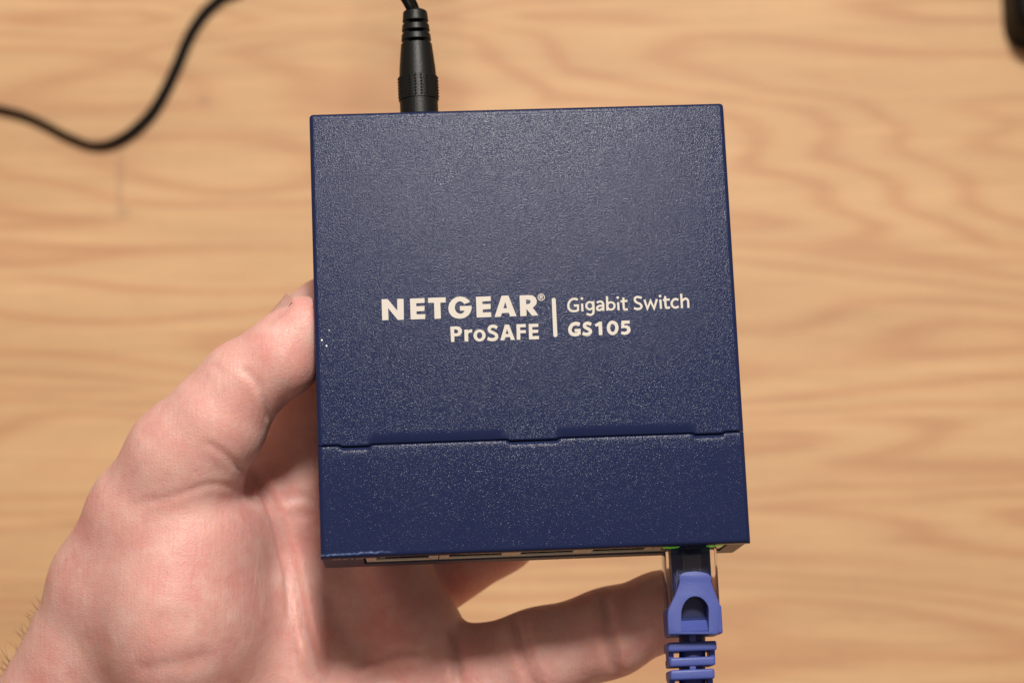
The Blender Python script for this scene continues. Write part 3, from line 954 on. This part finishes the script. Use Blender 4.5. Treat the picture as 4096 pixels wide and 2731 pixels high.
for p in prims:
    kk = p[1]
    mg = kk + 6.0
    if p[0] == 'cone':
        (a, r1), (b, r2) = p[2], p[3]
        sl = box_slice(np.minimum(a - r1, b - r2) - mg, np.maximum(a + r1, b + r2) + mg)
        X = ax[0][sl[0]][:, None, None]; Y = ax[1][sl[1]][None, :, None]; Z = ax[2][sl[2]][None, None, :]
        ba = b - a; l2 = float(ba @ ba); rr = r1 - r2; a2 = l2 - rr * rr; il2 = 1.0 / l2
        pa = (X - a[0], Y - a[1], Z - a[2])
        y = pa[0] * ba[0] + pa[1] * ba[1] + pa[2] * ba[2]
        z = y - l2
        pl2 = pa[0] ** 2 + pa[1] ** 2 + pa[2] ** 2
        x2 = np.maximum(pl2 * l2 * l2 - y * y * l2, 0)          # |pa*l2 - ba*y|^2
        y2 = y * y * l2; z2 = z * z * l2
        kq = math.copysign(1, rr) * rr * rr * x2
        d = (np.sqrt(x2 * a2 * il2) + y * rr) * il2 - r1
        c1 = np.sign(z) * a2 * z2 > kq
        c2 = np.sign(y) * a2 * y2 < kq
        d = np.where(c1, np.sqrt(x2 + z2) * il2 - r2, np.where(c2, np.sqrt(x2 + y2) * il2 - r1, d))
    else:
        c, rad, rz = p[2], p[3], R(p[4])
        sl = box_slice(c - max(rad) - mg, c + max(rad) + mg)
        X = ax[0][sl[0]][:, None, None] - c[0]; Y = ax[1][sl[1]][None, :, None] - c[1]; Z = ax[2][sl[2]][None, None, :] - c[2]
        xr = X * math.cos(rz) + Y * math.sin(rz); yr = -X * math.sin(rz) + Y * math.cos(rz)
        k0 = np.sqrt((xr / rad[0]) ** 2 + (yr / rad[1]) ** 2 + (Z / rad[2]) ** 2)
        k1 = np.sqrt((xr / rad[0] ** 2) ** 2 + (yr / rad[1] ** 2) ** 2 + (Z / rad[2] ** 2) ** 2) + 1e-6
        d = k0 * (k0 - 1.0) / k1
    vol[sl] = smin(vol[sl], d.astype(np.float32), kk)
# flesh gives way where it presses on the switch
inv = np.array((DEV_CAM.inverted()))
X = ax[0][:, None, None]; Y = ax[1][None, :, None]; Z = ax[2][None, None, :]
q = [np.abs(inv[i, 0] * X + inv[i, 1] * Y + inv[i, 2] * Z + inv[i, 3] * 1000.0 - (0, 0, -TH / 2)[i]) - (HW, HD, TH / 2)[i] for i in range(3)]
bx = np.sqrt(sum(np.maximum(a, 0) ** 2 for a in q)) + np.minimum(np.maximum(np.maximum(q[0], q[1]), q[2]), 0)
vol = -smin(-vol, (bx - 0.08).astype(np.float32), 0.7)
del bx, q
# close the surface at the edge of the volume
vol[0] = vol[-1] = 3; vol[:, 0] = vol[:, -1] = 3; vol[:, :, 0] = vol[:, :, -1] = 3

def surface_nets(v):
    s = v < 0
    nx, ny, nz = v.shape
    cnt = np.zeros((nx - 1, ny - 1, nz - 1), np.int8)
    for i in (0, 1):
        for j in (0, 1):
            for k in (0, 1):
                cnt += s[i:nx - 1 + i, j:ny - 1 + j, k:nz - 1 + k]
    act = (cnt > 0) & (cnt < 8)
    I = np.argwhere(act)
    idx = np.full(act.shape, -1, np.int32)
    idx[act] = np.arange(len(I))
    acc = np.zeros((len(I), 3)); num = np.zeros(len(I))
    cor = [(i, j, k) for i in (0, 1) for j in (0, 1) for k in (0, 1)]
    for a in cor:
        for axn in range(3):
            if a[axn]: continue
            b = list(a); b[axn] = 1
            va = v[I[:, 0] + a[0], I[:, 1] + a[1], I[:, 2] + a[2]]; vb = v[I[:, 0] + b[0], I[:, 1] + b[1], I[:, 2] + b[2]]
            m = (va < 0) != (vb < 0)
            t = np.where(m, va / np.where(m, va - vb, 1), 0)
            pos = np.array(a, float)[None] + t[:, None] * (np.array(b) - np.array(a))[None]
            acc += pos * m[:, None]; num += m
    verts = I + acc / num[:, None]
    quads = []
    for axn in range(3):
        o = [i for i in range(3) if i != axn]
        sa = [slice(None)] * 3; sb = [slice(None)] * 3
        sa[axn] = slice(0, -1); sb[axn] = slice(1, None)
        for q_ in o:
            sa[q_] = slice(1, -1); sb[q_] = slice(1, -1)
        A = s[tuple(sa)]; B = s[tuple(sb)]
        E = np.argwhere(A != B)
        flip = A[tuple(E.T)]
        E[:, o[0]] += 1; E[:, o[1]] += 1
        def cell(d0, d1):
            c = E.copy(); c[:, o[0]] -= d0; c[:, o[1]] -= d1
            return idx[c[:, 0], c[:, 1], c[:, 2]]
        f = np.stack([cell(0, 0), cell(1, 0), cell(1, 1), cell(0, 1)], 1)
        if axn == 1: flip = ~flip
        f[flip] = f[flip][:, ::-1]
        quads.append(f)
    return verts, np.concatenate(quads)
verts, quads = surface_nets(vol)
verts = lo + verts * VOX
# normals from the field
gi = np.clip(((verts - lo) / VOX).round().astype(int), 1, dims - 2)
g = np.stack([vol[gi[:, 0] + 1, gi[:, 1], gi[:, 2]] - vol[gi[:, 0] - 1, gi[:, 1], gi[:, 2]],
              vol[gi[:, 0], gi[:, 1] + 1, gi[:, 2]] - vol[gi[:, 0], gi[:, 1] - 1, gi[:, 2]],
              vol[gi[:, 0], gi[:, 1], gi[:, 2] + 1] - vol[gi[:, 0], gi[:, 1], gi[:, 2] - 1]], 1)
g /= np.linalg.norm(g, axis=1)[:, None] + 1e-9
# creases and folds of the skin: each is a groove along a line over the facing side
uu = (verts[:, 0] / -verts[:, 2] * FPX + 2048) / K
vv = (-verts[:, 1] / -verts[:, 2] * FPX + 1365.5) / K
dd = -verts[:, 2]
disp = np.zeros(len(verts))
facing = np.clip((g[:, 2] + 0.1) / 0.3, 0, 1)
def groove(pts, width, depth, d0=0, d1=1e9, ridge=0.0, side=0):
    P = catmull(pts, 5)
    best = np.full(len(verts), 1e9); sgn = np.zeros(len(verts)); tt = np.zeros(len(verts))
    m = len(P) - 1
    for i in range(m):
        a, b = P[i], P[i + 1]
        e = b - a; ll = e @ e
        t = np.clip(((uu - a[0]) * e[0] + (vv - a[1]) * e[1]) / ll, 0, 1)
        dx = uu - a[0] - t * e[0]; dy = vv - a[1] - t * e[1]
        ds = np.hypot(dx, dy)
        k = ds < best
        best = np.where(k, ds, best); tt = np.where(k, (i + t) / m, tt)
        sgn = np.where(k, np.sign(e[0] * dy - e[1] * dx), sgn)
    best *= 0.102
    fade = np.clip(np.minimum(tt, 1 - tt) / 0.18, 0.0, 1)
    fade = fade * fade * (3 - 2 * fade)
    inr = (dd > d0) & (dd < d1)
    f = -depth * np.exp(-(best / width) ** 2)
    if ridge:
        f = f + ridge * np.exp(-((best - width * 2.2) / (width * 1.3)) ** 2) * (1 if side == 0 else (sgn == side))
    return f * fade * inr * facing
#GROOVE_BEGIN
G = [
    ([(604, 752), (618, 741), (634, 729), (652, 713), (666, 698), (673, 682)], 0.75, 0.35, 0, 510, 0.15),
    ([(548, 838), (570, 856), (591, 880), (606, 912), (614, 950), (616, 975)], 0.8, 0.5, 0, 512, 0.05),
    ([(462, 1010), (492, 1026), (520, 1046), (545, 1070), (556, 1084)], 0.8, 0.32, 0, 525, 0.1),
    ([(275, 1168), (340, 1150), (400, 1138), (450, 1120), (490, 1112), (525, 1117), (552, 1128)], 0.8, 0.22, 0, 525, 0.1),
    # life line folds down the palm
    ([(560, 1078), (591, 1101), (625, 1146), (644, 1187), (656, 1240), (671, 1297), (682, 1346), (690, 1391), (701, 1452), (720, 1505), (745, 1580)], 1.0, 1.5, 515, 560, 0.55),
    ([(570, 1110), (603, 1140), (625, 1190), (640, 1250), (655, 1310), (662, 1390), (664, 1460)], 0.9, 1.0, 512, 560, 0.4),
    ([(655, 1290), (668, 1370), (676, 1450), (680, 1540)], 0.7, 0.6, 515, 560, 0.2),
    ([(640, 1150), (690, 1140), (730, 1150)], 1.2, 0.4, 520, 560),
    ([(655, 1190), (700, 1180), (735, 1190)], 1.2, 0.35, 520, 560),
    ([(735, 1330), (760, 1400), (800, 1470), (860, 1520)], 2.6, 1.1, 520, 570, 0.3),
    ([(770, 1180), (790, 1300), (820, 1420), (860, 1540), (900, 1640)], 7.0, 3.6, 515, 575, 0.0),
    ([(790, 1540), (850, 1520), (920, 1500), (990, 1500)], 1.1, 0.5, 515, 575, 0.2),
    # base of the little finger and its joints
    ([(1030, 1430), (1046, 1470), (1050, 1520), (1054, 1590)], 1.2, 1.2, 520, 575, 0.3),
    ([(1172, 1400), (1190, 1450), (1200, 1500), (1222, 1560), (1240, 1610)], 1.2, 1.0, 520, 575, 0.3),
    ([(1206, 1400), (1212, 1450), (1224, 1510), (1244, 1560), (1256, 1610)], 0.8, 0.55, 520, 575),
    ([(1372, 1350), (1388, 1400), (1396, 1460), (1410, 1520), (1420, 1560)], 1.2, 1.0, 520, 575, 0.3),
    ([(1392, 1350), (1402, 1410), (1412, 1470), (1424, 1530)], 0.8, 0.5, 520, 575),
    # faint tendons and wrist lines at the heel of the thumb
    ([(300, 1540), (360, 1532), (430, 1520), (500, 1500)], 2.2, 0.45, 0, 530),
    ([(340, 1440), (400, 1425), (450, 1418)], 2.4, 0.3, 0, 530),
    ([(480, 830), (505, 848), (515, 870)], 1.0, 0.25, 0, 520),
]
#GROOVE_END
for a in G:
    disp += groove(*a)
verts = verts + g * disp[:, None]
vw = np.array(CAM)[:3, :3] @ (verts.T * MM) + np.array(CAM)[:3, 3:4]
me = bpy.data.meshes.new('hand')
me.vertices.add(len(verts)); me.vertices.foreach_set('co', vw.T.ravel().astype(np.float32))
me.loops.add(quads.size); me.loops.foreach_set('vertex_index', quads.ravel().astype(np.int32))
me.polygons.add(len(quads)); me.polygons.foreach_set('loop_start', np.arange(0, quads.size, 4, dtype=np.int32))
me.update(calc_edges=True); me.validate()
hand = link_mesh('hand', me, M['skin'], None, True)
tag(hand, 'bare left hand holding the blue switch, thumb against its side, little finger stretched below', 'hand')

# thumbnail: curved plate over the outer side of the thumb tip
outer = catmull([(592, 752), (603, 739), (618, 721), (634, 702), (650, 683), (659, 672)], 4)
inner = catmull([(598, 756), (613, 742), (630, 728), (649, 713), (665, 700), (673, 685)], 4)
bm = bmesh.new()
grid = []
for i, (o, q) in enumerate(zip(outer, inner)):
    t = i / (len(outer) - 1)
    dz = 2.0 + 2.6 * t                                # how far the side of the nail turns towards the viewer
    row = [(o + (q - o) * 0.55, 508.0 + dz), (o + (q - o) * 0.15, 508.0 + dz * 0.5), (o, 508.0), (o + (q - o) * 0.18, 508.0 - dz * 0.42),
           (o + (q - o) * 0.48, 508.0 - dz * 0.74), (o + (q - o) * 0.8, 508.0 - dz * 0.94), (q, 508.0 - dz)]
    grid.append([bm.verts.new(Vector(cam_mm(p[0], p[1], d))) for p, d in row])
for a, b in zip(grid[:-1], grid[1:]):
    for j in range(6): bm.faces.new((a[j], a[j + 1], b[j + 1], b[j]))
bmesh.ops.solidify(bm, geom=bm.faces[:], thickness=0.3)
nail = from_bm('fingernail', bm, M['nail'], hand, smooth=True)
nail.data.transform(CAM)

# fine dark hairs along the wrist edge
rng = random.Random(4)
bm = bmesh.new()
vis = np.where((g[:, 2] > -0.35) & (g[:, 2] < 0.35) & (g[:, 0] < -0.4) & (vv > 1120) & (vv < 1640) & (uu < 330) & (dd < 545))[0]
wts = np.clip((vv[vis] - 1100) / 420, 0.05, 1) ** 3
vis = rng.choices(list(vis), weights=list(wts), k=75)
for i in vis:
    p = Vector(verts[i]); nn = Vector(g[i])
    wv = min(1, max(0.1, (vv[i] - 1150) / 400))
    ln = rng.uniform(1.5, 3.6) * (0.4 + 0.9 * wv)
    d = (nn * 0.8 + Vector((rng.uniform(-0.5, 0.3), rng.uniform(-0.2, 1.0), rng.uniform(-0.3, 0.4)))).normalized()
    bend = Vector((rng.uniform(-0.5, 0.5), rng.uniform(-0.2, 0.7), rng.uniform(-0.3, 0.3)))
    P = [p - d * 0.3, p + d * ln * 0.35 + bend * 0.15 * ln * 0.3, p + d * ln * 0.7 + bend * ln * 0.25, p + d * ln * 0.95 + bend * ln * 0.5]
    sweep(bm, P, circle(0.035, 4), scales=[1, 0.9, 0.7, 0.3], cap=False)
hr = from_bm('hair', bm, M['hair'], hand)
hr.data.transform(CAM)
hr['kind'] = 'stuff'
print('hand verts', len(verts), 'quads', len(quads))
